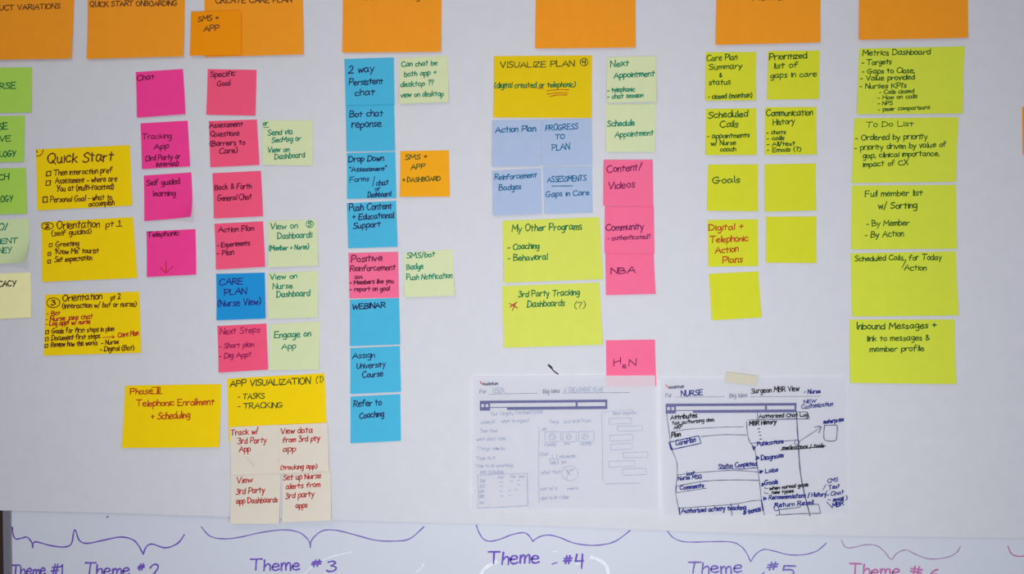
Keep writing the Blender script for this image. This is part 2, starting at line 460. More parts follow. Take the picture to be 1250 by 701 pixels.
g = 'notes cut by the left edge'
k = 'teal'
note('green', (-19,84, 41.5,83.2, 41.3,138.5, -19,139.5), 'green square note ending in Nurse, topmost at the left edge', g,
     [('NURSE', -11,110, 22,109, 7.5, 'green')])
note('green', (-27,143.5, 33,142, 32,198.5, -27,199.5), 'second green note down the left edge, three lines of capitals', g,
     [('NURSE', -18,160, 12,159, 7.5, 'green'), ('LIVE', -6,174, 16,173, 7, 'green'), ('TECHNOLOGY', -26,193.5, 22,191.5, 7.5, 'green')])
note('green', (-25,207, 34,205.5, 35.5,261.5, -25,263), 'third green note down the left edge, reading Coach Technology', g,
     [('COACH', -20,220.5, 13,220, 7.5, 'green'), ('TECHNOLOGY', -28,249, 18,246.5, 7.5, 'green'), ('&', -3,232, 0,232, 5, 'green')])
note('mint', (-23,269.5, 37.5,267.5, 38,320.5, -23,324), 'pale mint note with lifted corner at the left edge', g,
     [('INTRO/', -22,283, 11,280.5, 8, 'teal'), ('PATIENT', -20,298.5, 24,297, 6.5, 'teal'), ('JOURNEY', -20,311, 17,308.5, 7, 'teal')], curl=.004, corner=.012)
note('straw', (-21,335, 39,332.8, 40.8,387.5, -20,390.5), 'pale straw yellow note reading Advocacy at the left edge', g,
     [('ADVOCACY', -22,351, 21,349.5, 8, 'black')])

g = 'large yellow cards'
k = 'brown'
note('yellow', (46,183, 160.5,178, 163.5,251.5, 48.5,257.5), 'yellow card titled Quick Start with three checkboxes', g,
     [('Quick Start', 60,200, 140,197.5, 12.5, 1.5, k), ('[', 59,215.5, 64,215, 7.5, k), ('Then interaction pref', 68.5,215, 139,211.5, 7, k),
      ('[', 58.5,227.5, 63.5,227, 7.5, k), ('Assessment - where are', 70,224.5, 145,222, 7, k), ('You at (multi-faceted)', 71.5,234, 141,231.5, 7, k),
      ('[', 55.5,247.5, 60.5,247, 8.5, k), ('Personal Goal - what to', 64.5,247.5, 139,244.5, 7, k), ('accomplish', 111,252.5, 142,250.5, 6.5, k),
      ('~', [(55,183.5), (54,188), (50.5,191), (47,191)], 1.0, k), ('|', [(47.3,184.5), (47.6,187)], 1.4, k)])
note('yellow', (52,271.5, 164,265.5, 169.5,339.5, 54,344.5), 'yellow card titled Orientation pt 1, self guided', g,
     [('o', 60,276.3, 7.2, 4.3, 1.1, k), ('2', 57.5,278.5, 62,278, 5, 1.4, k), ('Orientation', 71.5,280, 123,277.5, 9.5, 1.2, k), ('pt 1', 131,277.5, 148,276, 7, k), ('|', [(144,276.8), (151,276.4)], 1.1, k),
      ('(self guided)', 65,288.5, 113,285.5, 6.5, k), ('[', 62,301.5, 65.5,301.3, 5, k), ('Greeting', 70,301.5, 98,300, 6.5, k),
      ('[', 60.8,312, 63.8,312, 5, k), ('"Know Me" tourist', 69,310.5, 122,309, 6.5, k), ('[', 60.5,321.5, 63.8,321.3, 5, k), ('Set expectation', 69,320.5, 114,317.5, 6.5, k)])
note('yellow', (57,360, 171.5,356, 174.5,430.5, 56.5,434), 'yellow card titled Orientation pt 2, partly in red writing', g,
     [('o', 67,369.7, 8, 6, 1.1, k), ('3', 64.5,372.5, 69.5,372, 6, 1.3, k), ('Orientation', 78,367.5, 126,365.5, 8.5, 1.2, k), ('pt 2', 137,366.5, 149,365, 6.5, k),
      ('(interaction w/ bot or nurse)', 78,376.5, 168,374, 6.3, k), ('- Bot', 59,385.8, 75,384.5, 5.8, 'red'), ('- Nurse joins chat', 58,392.5, 115,388.8, 5.8, 'red'),
      ('- Log appt w/ nurse', 58,398, 112,395, 5.8, 'red'), ('[', 58,407.5, 61.5,407, 5, k), ('Goals for first steps in plan', 65.5,407, 141,404, 6.3, k),
      ('[', 57.8,416, 61.3,415.6, 5, k), ('Document first steps', 65.5,415.5, 124,413, 6.3, k), ('|', [(127,412), (142,411.2)], .9, 'red'), ('|', [(139,409.5), (142,411.2), (139.5,413)], .9, 'red'),
      ('Care Plan', 146,412, 171,409, 6, 'red'), ('[', 57.5,424, 61,423.6, 5, k), ('Review how this works', 65,423.5, 121,421, 6.3, k), ('- Nurse', 126,421, 147,419.5, 5.5, k), ('- Digital (Bot)', 124.5,429, 166,427, 6, k)])
note('yellow', (154.5,470.5, 271.5,468.5, 270.5,544.5, 152,546), 'yellow card reading Phase III Telephonic Enrollment + Scheduling', g,
     [('Phase III', 161,481, 197,480, 7.5, 'rust'), ('|', [(186,480.5), (200.5,480.3)], 1, 'rust'), ('|', [(187,472.8), (197,472.5)], 1, 'rust'), ('Telephonic Enrollment', 169,495.8, 263,493.5, 8, 'rust'), ('+ Scheduling', 187,511.5, 234,509, 8, 'rust')], curl=.0045)
note('yellow', (279,462, 397,455.5, 400.5,534, 281,538.5), 'yellow card reading App Visualization, Tasks, Tracking', g,
     [('APP VISUALIZATION', 282.5,471.8, 379.5,468.3, 7.6, 'olive'), ('(1)', 386.5,467, 395,466, 7.5, .9, 'olive'), ('- TASKS', 292,487, 324,486, 6.5, 'olive'), ('- TRACKING', 292,498.7, 346,497, 6.5, 'olive')], curl=.001)
note('mustard', (603,69.5, 722.5,68.5, 722,145, 602.5,144.5), 'yellow card titled Visualize Plan, phrase underlined in orange', g,
     [('VISUALIZE PLAN', 611,84, 701,81.5, 7.2, 'olive'), ('o', 712.8,76.8, 4.8, 4.6, 1, 'olive'), ('4', 710.5,79, 715,78.6, 5.5, 'olive'),
      ('(digital created or telephonic)', 604,108.5, 702,107, 6.8, 'green'), ('|', [(656.5,108.8), (663,108.5)], 1.1, 'orangeink'),
      ('~', [(667,112), (680,110.5), (694,110.5)], 1, 'orangeink'), ('~', [(668,115.8), (680,114.6), (693,114.2)], 1, 'orangeink'), ('~', [(671,118.8), (680,117.2), (692,116.8)], 1.1, 'orangeink')], curl=.002)

g = 'magenta notes in a column'
k = 'maroon'
note('magenta', (167.5,89, 224.5,85, 228.5,140.5, 170,145), 'magenta note reading Chat, topmost of its column', g, [('Chat', 169,99.5, 190,97.5, 6.8, k)])
note('magenta', (173.5,151.5, 230.5,148, 234,204, 176,207.5), 'magenta note reading Tracking App 3rd Party or Internal', g,
     [('Tracking', 176,171, 211,169.5, 7, .9, k), ('App', 190,183.5, 208,181.5, 6.5, k), ('(3rd Party or', 180,197.5, 222,194.5, 6.5, k), ('Internal)', 193.5,204.5, 220,203, 6, k)])
note('magenta', (177.5,215, 235,211, 238,266, 179,270.5), 'magenta note reading Self guided learning, lower corner lifted', g,
     [('Self guided', 181,227, 221,225, 7, k), ('learning', 189,240, 216,239.5, 7, k)], corner=.01)
note('magenta', (180.5,283, 240,280, 241.5,335.5, 182,338.5), 'magenta note reading Telephonic over a red down arrow', g,
     [('Telephonic', 182,290, 220,287.5, 6.3, k), ('|', [(205,319), (205.2,333)], .9, 'red'), ('|', [(198,327), (205.2,333.6), (214,325.5)], .9, 'red')])

g = 'coral pink notes'
note('coral', (254.5,85, 314,86, 313,142, 253.5,141), 'coral note reading Specific Goal, topmost of its column', g, [('Specific', 258,95, 288,93, 7, k), ('Goal', 266,105.8, 282,105, 7, k)])
note('coral', (256,148.5, 314.5,146.5, 318,202, 258.5,205), 'coral note reading Assessment Questions, Barriers to Care', g,
     [('Assessment', 257,156.5, 297,155, 6.5, k), ('Questions', 258.5,167.5, 293,166, 6.5, k), ('(Barriers to', 257.5,179, 300,177, 6.5, k), ('Care)', 269,188, 291,187, 6.5, k)])
note('coral', (260.5,212, 319.5,209, 322.5,264.5, 263.5,267.5), 'coral note reading Back & Forth General Chat', g, [('Back & Forth', 263.5,232.5, 308,230.5, 7, k), ('General Chat', 267,246, 308,243.5, 7, k)])
note('coral', (263,273.5, 322,270.5, 325,326, 266,329.5), 'coral note reading Action Plan, Experiments, Plan', g,
     [('Action Plan', 268,284, 311,282, 7, k), ('- Experiments', 266.5,302.5, 306,299.5, 6.2, k), ('- Plan', 266.5,312.5, 287,311, 6.2, k)])
note('coral', (266.5,398, 326,395, 328.5,451, 269.5,454.5), 'coral note reading Next Steps, short plan, Dig Appt', g,
     [('Next Steps', 270,408.5, 318,405.5, 7, 'wine'), ('- Short plan', 269,425.5, 311,423, 6.5, 'wine'), ('- Dig Appt', 269.5,437.5, 308,435, 6.5, 'wine')])
note('salmon', (426,309, 486.5,307.5, 487.5,363.5, 427.5,364.5), 'pink note reading Positive Reinforcement between two turquoise notes', 'salmon pink notes',
     [('Positive', 429.5,320.5, 467,318, 7.5, k), ('Reinforcement', 428,331.5, 483,329.5, 7.2, k), ('GOAL', 434,341, 444,340, 3.8, .8, k), ('- Members like you', 428,347.5, 481,345.5, 5.5, k), ('- report on goal', 428,356, 476,354.5, 5.5, k)])

g = 'pale green notes'
k = 'teal'
note('pale_green', (321,147.5, 382.5,147.5, 383,203, 322,202), 'pale green note reading Send via SecMsg or View on Dashboard', g,
     [('or', 322,154, 328,153.5, 6, k), ('|', [(322.5,156.2), (329,156)], .9, k), ('Send via', 328,166, 358,164, 6.8, k), ('SecMsg or', 333,174.5, 368,172.5, 6.3, k), ('View on', 328,187, 354,185.5, 6.5, k), ('Dashboard', 337,195, 373,192.5, 6.8, k)])
note('pale_green', (327.5,270, 387,268.5, 390,324.5, 329,326.5), 'pale green note reading View on Dashboards, Member + Nurse', g,
     [('View on', 331,280.5, 364,278.5, 7, k), ('o', 379,274, 4.5, 4.3, .9, k), ('5', 377,276.5, 381,276, 5, k), ('Dashboards', 340,292, 382,290, 7.2, k), ('(Member + Nurse)', 329.5,306.5, 378,304, 6.2, k)], curl=.0035)
note('pale_green', (328,333.5, 389,331, 389,387.5, 328.5,389), 'pale green note reading View on Nurse Dashboard', g,
     [('View on', 330.5,341.5, 363,339.5, 6.5, k), ('Nurse', 334,353, 358,352, 6.8, k), ('Dashboard', 339,363, 379,361, 7.5, k)])
note('pale_green', (329.5,396, 391,392.5, 390.5,451, 330,451.5), 'pale green note reading Engage on App', g, [('Engage on', 336,412.5, 380,410.5, 7.5, k), ('App', 345,426, 362,425.5, 7, k)])
note('pale_green', (488,71.5, 546.5,69, 548.5,126, 488,128), 'pale green note reading Can chat be both app + desktop', g,
     [('Can chat be', 490.5,82, 534,80.5, 6.5, k), ('both app +', 494,94.5, 533,92, 6.5, k), ('desktop ??', 489.5,107.5, 530,104.5, 6.8, k), ('view on desktop', 490,120, 542,118.5, 6.5, k)], curl=.0045)
note('pale_green', (493,309, 552.5,304.5, 555.5,361, 494.5,363), 'pale green note reading SMS/bot Badge Push Notification', g,
     [('SMS/bot', 497,315.5, 531,313.5, 6.5, k), ('Badge', 497,329.5, 517,328, 6.8, k), ('Push Notification', 497,342, 552,339.5, 6.8, k)], curl=.0045)
note('pale_green', (739.5,128, 800.5,127, 798.5,186.5, 739,186.5), 'pale green note reading Schedule Appointment', g, [('Schedule', 741,155.5, 774,154, 7.5, k), ('Appointment', 750,168.5, 797,166, 7.2, k)])
note('pale_green', (740.5,71, 800,69.5, 800.5,126, 740,127), 'pale green note reading Next Appointment, telephonic, chat session', g,
     [('Next', 745,83, 767,81.5, 7.5, k), ('Appointment', 749,96.5, 798,94, 7.5, k), ('- telephonic', 741,114.2, 774,113, 5.8, k), ('- chat session', 741,122, 784,120.5, 5.8, k)], curl=.0045, lay=1)

note('blue', (265,334.5, 324,333, 325.5,389, 266.5,391), 'deep blue note reading Care Plan (Nurse View)', 'blue notes',
     [('CARE', 269,348.5, 297,347, 8, 'royal'), ('PLAN', 275.5,360.5, 302,359, 7.8, 'royal'), ('(Nurse View)', 267.5,374, 319,372, 8, 'royal')])

g = 'turquoise notes in a column'
k = 'navy'
note('turquoise', (422.5,129, 481.5,127.5, 483,185, 424,186), 'turquoise note reading Bot chat reponse', g, [('Bot chat', 427.5,143.5, 468,142, 8, k), ('reponse', 430,156.5, 466,155.5, 9, k)], curl=.002)
note('turquoise', (421,73, 481,71, 482,128, 423,129.5), 'turquoise note reading 2 way Persistent chat, topmost of its column', g,
     [('2 way', 426,90.5, 457,88, 8.5, k), ('Persistent', 427,105, 468,103, 7.8, k), ('chat', 434,118, 458,116.5, 7.8, k)], curl=.0015, lay=1)
note('turquoise', (424,187.5, 483,186, 484.5,242.5, 425,243.5), 'turquoise note reading Drop Down Assessment Forms', g,
     [('Drop Down', 426.5,198.5, 469,196.5, 7.5, k), ('"Assessment"', 428,210, 472,208.5, 5.5, k), ('Forms', 428,223.5, 451,221.5, 6.5, .9, k), ('|', [(458,216), (455.8,228)], 1.0, k), ('chat', 460,227, 475,226, 7, k), ('or', 458.5,234, 465,233, 5.5, .9, k), ('Dashboard', 450,241.5, 478,240, 6.2, k)])
note('turquoise', (424,248.5, 484,245.5, 486,301.5, 426,303.5), 'turquoise note reading Push Content + Educational Support', g,
     [('Push Content', 427,257.5, 479,255.5, 8, k), ('+ Educational', 431,268.5, 481,266.5, 7.5, k), ('Support', 432,279.5, 465,277, 7.8, k)])
note('turquoise', (427.5,366, 487.5,364, 489,420.5, 428,422.5), 'turquoise note reading Webinar', g, [('WEBINAR', 431,377.5, 471,375.5, 6.3, 1.3, k)])
note('turquoise', (428,425, 488.5,422.5, 490,478, 429,480.5), 'turquoise note reading Assign University Course', g, [('Assign', 431,437.5, 458,436.5, 7, k), ('University', 436,450, 471,447.5, 7, k), ('Course', 443,461, 468,459, 7, 1.2, k)])
note('turquoise', (428.5,484, 489,481, 490,537.5, 429,540.5), 'turquoise note reading Refer to Coaching, lowest of its column', g, [('Refer to', 432.5,496.5, 466,494.5, 7.8, k), ('Coaching', 439.5,510.5, 469,508, 7.5, k)], curl=.002)
note('amber', (489,185, 548.5,184, 549.5,240.5, 489,241), 'amber note reading SMS + App + Dashboard', 'orange notes reading SMS + App',
     [('SMS +', 495,195.8, 522,194, 6.3, 'olive'), ('APP', 502,207.5, 519,205.5, 6.2, 'olive'), ('+ DASHBOARD', 492,223, 538,221, 5.6, 'olive')])

g = 'periwinkle notes in a block of four'
k = 'blueink'
note('periwinkle', (600.5,209, 661,206, 661,261.5, 602.5,264), 'lower left periwinkle note reading Reinforcement Badges', g, [('Reinforcement', 604,220.5, 655,217, 7, k), ('Badges', 609.5,233.5, 636,231.5, 7, k)], curl=.004)
note('periwinkle', (662.5,204.5, 722.5,203.5, 723,260, 664.5,262), 'lower right periwinkle note reading Assessments, Gaps in Care', g,
     [('ASSESSMENTS', 668.5,223, 715,221, 6.8, k), ('|', [(674,227.8), (699,227.6)], 1.1, k), ('Gaps in Care', 666,241, 719,238.5, 6.8, k)], curl=.0015)
note('periwinkle', (601,148, 661,147, 660.5,203.5, 601,204.5), 'upper left periwinkle note reading Action Plan', g, [('Action Plan', 605,163, 654,161, 7.8, k)], lay=1, curl=.0018)
note('periwinkle', (661.5,147, 722,146, 722.5,202, 662,203.5), 'upper right periwinkle note reading Progress to Plan', g, [('PROGRESS', 666,160.5, 705,158.5, 7.2, k), ('TO', 678,171, 689,170, 6, k), ('PLAN', 674,184.5, 695,183, 7.2, k)], lay=1, curl=.001)

g = 'salmon pink notes'
k = 'plum'
note('salmon', (738.5,309, 797.5,309.5, 799.5,359, 739.5,360.5), 'salmon pink note reading NBA, lowest of three overlapping', g, [('NBA', 745.5,334.5, 775,333, 8, k)])
note('salmon', (738,252, 797.5,252.5, 798,310, 737.5,309), 'salmon pink note reading Community, authenticated?', g, [('Community', 739,282, 785,280.5, 8.5, k), ('- authenticated?', 741,294, 793,291.5, 5.8, .9, k)], lay=1, curl=.0012)
note('salmon', (736.5,196, 796,196, 796.5,252.7, 736,251.7), 'salmon pink note reading Content/ Videos', g, [('Content/', 740.5,211.5, 782,208.5, 9, k), ('Videos', 742,231.5, 774,229.5, 8.5, k)], lay=2, curl=.0014)
note('salmon', (739.5,415.5, 799,414.5, 800.7,471, 740,472), 'salmon pink note reading HeN, lower edge tucked under a sheet', g,
     [('H', 749,446.5, 757,444, 8.5, 1.0, k), ('E', 760,449, 764,449, 4, 1, k), ('N', 767.5,447, 776,446, 9, 1.1, k)], curl=.0002)

g = 'large lime cards'
k = 'green'
note('soft_lime', (613,349.5, 731.5,345, 735.5,420.5, 615.5,424.5), 'lime card reading 3rd Party Tracking Dashboards with red asterisk', g,
     [('3rd Party Tracking', 633,363, 707,360, 7.5, k), ('Dashboards', 644,375, 689,373, 7.8, k), ('(?)', 701,377, 714,376, 8, .9, 'olive'),
      ('|', [(622,370.5), (631.5,376)], 1.2, 'red'), ('|', [(631,369), (622.5,375)], 1.2, 'red'), ('|', [(629,371), (625.5,379)], 1.2, 'red')], curl=.003)
note('soft_lime', (613.5,270, 731.5,265.5, 735.5,341, 615.5,345.5), 'lime card reading My Other Programs, Coaching, Behavioral', g,
     [('My Other Programs', 625,283, 710,280.5, 8.2, k), ('- Coaching', 620,305.5, 658,303.5, 7.8, k), ('- Behavioral', 620,319, 668,317, 7.5, k)], curl=.003)
k = 'darkgreen'
note('olive_lime', (1048,60, 1176,57.5, 1172.5,139.5, 1044.5,140.5), 'lime card titled Metrics Dashboard, densest writing, top right', g,
     [('Metrics Dashboard', 1052,68.8, 1134,67, 7, k), ('- Targets', 1051,80, 1087,79, 6.3, k), ('- Gaps to Close,', 1051,90.7, 1115,89.5, 6.3, k), ('- Value provided', 1049,99.3, 1115,97.5, 6.3, k), ("- Nurses KPI's", 1048,109, 1105,107.8, 6.3, k),
      ('- Calls closed', 1072,115.8, 1114,114, 5, .95, k), ('- How on calls', 1070,122.5, 1118,120.5, 5, .95, k), ('- NPS', 1070,129.5, 1088,128.8, 4.8, .95, k), ('- peer comparisons', 1070,136.8, 1133,134, 5, .95, k)], curl=.003)
note('olive_lime', (1042,145, 1169,143.5, 1165,222.5, 1038.5,224), 'lime card titled To Do List', g,
     [('To Do List', 1056.5,155.8, 1114,154.3, 6.5, .95, k), ('- Ordered by priority', 1043,172, 1131,170, 7.2, k), ('- priority driven by value of', 1042,184, 1154,179.5, 7, k), ('gap, clinical importance,', 1052,193.5, 1145,190, 6.5, k), ('impact of CX', 1052,204.5, 1107,201.5, 6.5, k)], curl=.002)
note('olive_lime', (1039,227, 1166,226, 1166.5,304, 1037.5,305), 'lime card reading Full member list w/ Sorting', g,
     [('Full member list', 1055,240.5, 1125,239, 7.2, k), ('w/ Sorting', 1071,255.5, 1118,254, 8, k), ('- By Member', 1056,276.5, 1108,275.5, 7.2, k), ('- By Action', 1054,290.5, 1101,288.5, 7.2, k)], curl=.002)
note('olive_lime', (1037,309.5, 1165.5,307, 1168,385, 1038.5,386.5), 'lime card reading Scheduled Calls for Today / Action', g,
     [('Scheduled Calls,', 1042,319.3, 1102,317.5, 6.6, k), ('for Today', 1108,318, 1148,317, 6.8, k), ('|', [(1104.5,317.5), (1099.5,327.5)], 1, k), ('Action', 1102.5,330, 1129,330.5, 6.8, k)], curl=.002)
note('olive_lime', (1035.5,390, 1164,390, 1164.5,468.5, 1036.5,467), 'lime card reading Inbound Messages, lowest of its column', g,
     [('Inbound Messages +', 1044.5,402, 1141,400.5, 7.8, k), ('link to messages &', 1057,416.5, 1133,415, 7, k), ('member profile', 1060,429, 1126,428, 7, k)], curl=.003)

g = 'square lime notes in two columns'
note('lime', (861,64.5, 922.5,64, 921.5,123.5, 860,124), 'square lime note reading Care Plan Summary & status', g,
     [('Care Plan', 862,75.3, 899,73.5, 7, k), ('Summary', 865,86, 905,84, 7, k), ('&', 877.5,95.5, 880.5,95.5, 6, k), ('status', 865,105, 891,103.5, 6.8, k), ('- closed (maintain)', 863,122, 917,119.5, 5.8, k)])
note('lime', (937,63, 1000,62.5, 998.5,121.5, 935.5,122.5), 'square lime note reading Prioritized list of gaps in care', g,
     [('Prioritized', 938.5,73.8, 984,72, 7.5, k), ('list of', 944,84.5, 973,83, 7, k), ('gaps in care', 939.5,96, 996,94, 7, k)])
note('lime', (861,133.5, 922.5,132.5, 922.5,190, 860.5,190.5), 'square lime note reading Scheduled Calls, appointments', g,
     [('Scheduled', 864,144.8, 912,143, 8, k), ('Calls', 878,156.5, 900,155.5, 8, k), ('- appointments', 862,170, 914,168.2, 6, k), ('w/ Nurse', 867,178.8, 897,177.5, 5.8, k), ('coach', 878,186, 897,185.5, 5.5, k)], curl=.0035)
note('lime', (933.5,131.5, 996,131, 995,189.5, 932.5,190), 'square lime note reading Communication History', g,
     [('Communication', 934.5,142.3, 991,141, 7.5, k), ('History', 943,153, 969,151.5, 7.2, k), ('- chats', 935,165, 958,163.8, 5.2, k), ('- calls', 935,172.3, 956,171, 5.2, k), ('- All/text', 935,179.5, 969,178.2, 5.2, k), ('- Emails (?)', 935,186.5, 976,185.3, 5.2, k)], curl=.0035)
note('lime', (863.5,201.5, 924.5,201, 923.5,258.5, 862,258), 'square lime note reading Goals', g, [('Goals', 869,224.5, 902,223, 8, k)])
note('lime', (932.5,201, 995,200, 994.5,257.5, 932.5,259), 'blank lime note to the right of the one reading Goals', g)
note('lime', (863,269, 924,268, 924,325, 863.5,326), 'square lime note reading Digital + Telephonic Action Plans in red', g,
     [('Digital +', 864.5,282, 906,280, 8, 'rust'), ('Telephonic', 866,296.5, 912,294.5, 8, 'rust'), ('Action', 872,309.5, 900,307.5, 8, 'rust'), ('Plans', 881,321.5, 905,320.5, 8, 'rust')])
note('lime', (934,265, 995.5,264.5, 995,321.5, 933.5,321), 'blank lime note to the right of Digital + Telephonic', g)
note('lime', (864.5,334.5, 924.5,331.5, 928,387.5, 868,391), 'blank tilted lime note at the foot of the left square column', g)

g = 'cream notes in a block of four'
k = 'red'
note('cream', (284,577, 344,575, 343.5,637, 284,637), 'lower left cream note reading View 3rd Party app Dashboards', g,
     [('View', 291,589, 310,587.5, 7, k), ('3rd Party', 290.5,602, 325,600, 7.2, k), ('app Dashboards', 291,613, 341,611.5, 6.5, k)], lay=2, curl=.0055)
note('cream', (346,575, 404.5,573, 406.5,633, 347,635.5), 'lower right cream note reading Set up Nurse alerts from 3rd party apps', g,
     [('Set up Nurse', 347.5,585.5, 393,582.5, 6.8, k), ('alerts from', 351,596, 392,593, 6.5, k), ('3rd party', 350.5,607.5, 385,604.5, 7, k), ('apps', 363,618.5, 377,617.5, 6.5, k)], lay=2, curl=.006)
note('cream', (283,520.5, 342,518, 344,576.5, 284.8,578.5), 'upper left cream note reading Track w/ 3rd Party App', g,
     [('Track w/', 284,530.5, 317,528.5, 7, k), ('3rd Party', 293,540.8, 327,539.5, 7, k), ('App', 294.5,550.5, 308,550, 7, k), ('|', [(302,556), (313,568)], .5, 'pencil')], lay=3, curl=.0012)
note('cream', (341.5,518, 401,515.5, 403.5,573.5, 343.5,576), 'upper right cream note reading View data from 3rd pty app', g,
     [('View data', 345,529, 383,527, 6.8, k), ('from 3rd pty', 347,539, 392,537, 6.8, k), ('app', 347.5,550.5, 363,550, 7, k), ('(tracking app)', 345.5,572, 389,570, 5.8, k)], lay=4, curl=.003)

# ---- the two printed forms
form = paper_material('form_paper', (242, 242, 248), .7, .02, 900, .04, .42, .2)
def bar(x0, x1, xr, y, dy, yb):
    """browser-bar print: two squares, an address strip and a divider"""
    s = lambda x: y + (x - x0) / (xr - x0) * dy
    q = lambda a, b, t, c: ('#', [(a, s(a) + t), (b, s(b) + t), (b, s(b) + c), (a, s(a) + c)], 'print')
    return [q(x0, xr, 0, 3.2), q(x0, x0 + 1.8, 3, 12), q(x0, x0 + 12.5, 3, 4.2), q(x0 + 5.2, x0 + 7, 3, 12), q(x0 + 10.4, x0 + 12.5, 3, 12), q(x0, x0 + 12.5, 7.8, 12),
            q(x1, xr, 7.9, 11.5), q(x0 + 12, x1, 7.9, 8.9), q(xr - 38.5, xr - 36, 3, 8), q(xr - 2.4, xr, 3, 11.5)]
def rect(x0, y0, x1, y1, w, k, t=0):
    return ('|', [(x0, y0), (x1, y0 - t), (x1 + .5, y1 - t), (x0 + .5, y1), (x0, y0)], w, k)
p = 'pencil'
t1 = bar(586, 619, 741, 489, -1.6, 0) + [
    ('|', [(586.5, 465.5), (588, 468), (591, 469)], 1.2, 'logored'), ('cuantum', 590, 470, 608, 469.5, 4, .8, 'slate'), ('For', 586, 480, 594, 479.5, 5, .7, 'printtext'),
    ('|', [(597, 481), (656, 479.8)], .6, 'printtext'), ('USER', 602, 479.5, 616, 479, 6, .8, p), ('Big Idea', 663, 480, 683, 479, 5, .8, 'printtext'),
    ('|', [(687, 479.5), (768, 479)], .6, 'printtext'), ('A TREATMENT PLAN', 688, 478.5, 735, 477.5, 5.5, .8, p),
    ('Your Targets, Treatment (Plan)', 599, 507, 662, 504, 4.6, .7, p), ('Activity #1', 587, 517, 604, 516.5, 4, .7, p), ('what to expect', 612, 515.5, 646, 514.5, 4, .7, p),
    ('Things', 670, 516.5, 682, 516, 3.8, .6, p), ('as a to-do Track', 688, 516, 721, 514.5, 4, .65, p), ('Their Goal', 586, 527.5, 607, 527, 4, .65, p), ('what about tools', 582, 537.5, 617, 536.5, 4, .7, p),
    ('Things we do', 583, 549, 616, 548.5, 4, .7, p), ('|', [(606, 547.6), (608, 547.4)], 2, 'slate'), ('Time to it', 582, 561, 605, 560, 4, .7, p), ('Time to do something', 581, 570, 626, 569, 4, .7, p),
    ('MY Schedule', 587, 578.5, 615, 577.5, 4.5, .8, p), ('|', [(583.5, 579.5), (620, 577.8), (644, 577)], .7, p), ('|', [(583.5, 579.5), (584.5, 600), (583.5, 619)], .7, p), ('|', [(583.5, 619), (610, 618.3), (644.5, 616)], .9, p), ('|', [(643.5, 577), (644.5, 616)], 1.1, p),
    ('Mon', 608, 583.5, 615, 583, 3, .6, p), ('Tue', 623, 582.5, 629, 582, 3, .6, p), ('Wed', 633, 582.5, 640, 582, 3, .6, p),
    ('Diet', 587, 588, 593, 587.5, 3.6, .8, p), ('PLY', 586.5, 594.5, 592, 594, 3.6, .8, p), ('acts', 585.5, 600.5, 591, 600, 3.4, .8, p), ('TBR', 585.5, 607, 591, 606.5, 3.6, .8, p), ('Rx', 586, 614.5, 591, 614, 3.6, .8, p)]
for a, b in [(612, 588), (624, 587), (633, 586), (612, 593), (633, 591), (612, 599), (622, 598), (630, 597), (612, 604.7), (622, 604)]:
    t1.append(('|', [(a - 1.5, b), (a + 2, b - .4)], .9, p))
t1 += [('|', [(658, 521), (657.5, 560), (658, 613)], .7, p), rect(665, 527, 684, 539, .8, p, .8), rect(686.5, 527, 703, 539, .8, p, .5), rect(706, 526.5, 724.5, 539, .8, p, .4), ('NOW', 661.5, 525.5, 667, 525, 3, .6, p),
       ('o', 674, 532.5, 4, 3.6, .9, p), ('o', 694, 532.5, 3, 3.4, .7, p), ('o', 714, 532.5, 3.6, 3.4, .7, p), ('~', [(671, 533), (674, 531), (677, 534)], .9, p), ('~', [(692, 535), (694, 531), (696, 533)], .8, p), ('~', [(712, 535), (714, 531), (717, 533)], .8, p),
       ('Funding', 665, 544, 678, 543, 4, .7, p), ('mo', 689, 542.5, 695, 542, 3.5, .7, p), ('Activity', 708, 543, 721, 542, 4, .7, p), ('Class', 659, 556, 669, 555, 4, .7, p),
       rect(671, 560, 681, 566, .9, p, .5), ('|', [(674.5, 554), (674.5, 560)], .7, p), ('|', [(679.5, 553.5), (680, 560)], .7, p), ('wo', 673, 565, 678, 564.5, 3.4, .8, p), ('information', 683, 558.5, 702, 557.5, 3.8, .7, p), ('you', 685, 565, 691, 564.5, 3.8, .7, p),
       ('what text', 661, 578, 684, 577, 4.5, .7, p), ('o', 695.5, 577, 10, 9.2, .7, p), ('~', [(691, 585), (694, 576), (700, 572), (692, 574), (696, 579), (691, 573)], .8, p), ('cost w/ it', 659, 598, 680, 597, 4.5, .7, p), ('meets', 692, 597, 705, 596, 3, .7, p),
       ('what to do', 660, 609, 680, 608, 4.2, .7, p), ('( then', 683, 608, 694, 607.5, 4.5, .8, p),
       ('~', [(734, 505), (735, 540), (735.5, 587)], .7, p), ('~', [(738, 590), (755, 589.3), (781, 589)], .9, p), ('~', [(734.5, 503), (755, 501), (771, 500)], .5, p), ('|', [(771.5, 500), (772, 506)], .5, p), ('Next steps to', 748, 506, 776, 505, 3.8, .7, p),
       rect(743, 510.5, 770, 517.5, .7, p, .8), rect(753, 520, 783, 526, .7, p, .8), rect(744, 531, 772, 538, .7, p, 1.2), rect(745, 542, 771, 549, .7, p, 1.6), rect(760, 552, 790, 558.5, .7, p, 1), rect(742.5, 562.5, 774, 569.5, .7, p, .8), rect(759, 572, 788, 579.5, .7, p, 1.2)]
note('', (578.3,459.5, 798.8,458, 802,621, 577.3,620.5), 'printed form with faint pencil wireframe sketch, left of the two sheets', 'wireframe sheets', t1,
     name='wireframe_sheet', cat='paper sheet', mat=form, flat=True, lay=2, curl=.0012, n=24)

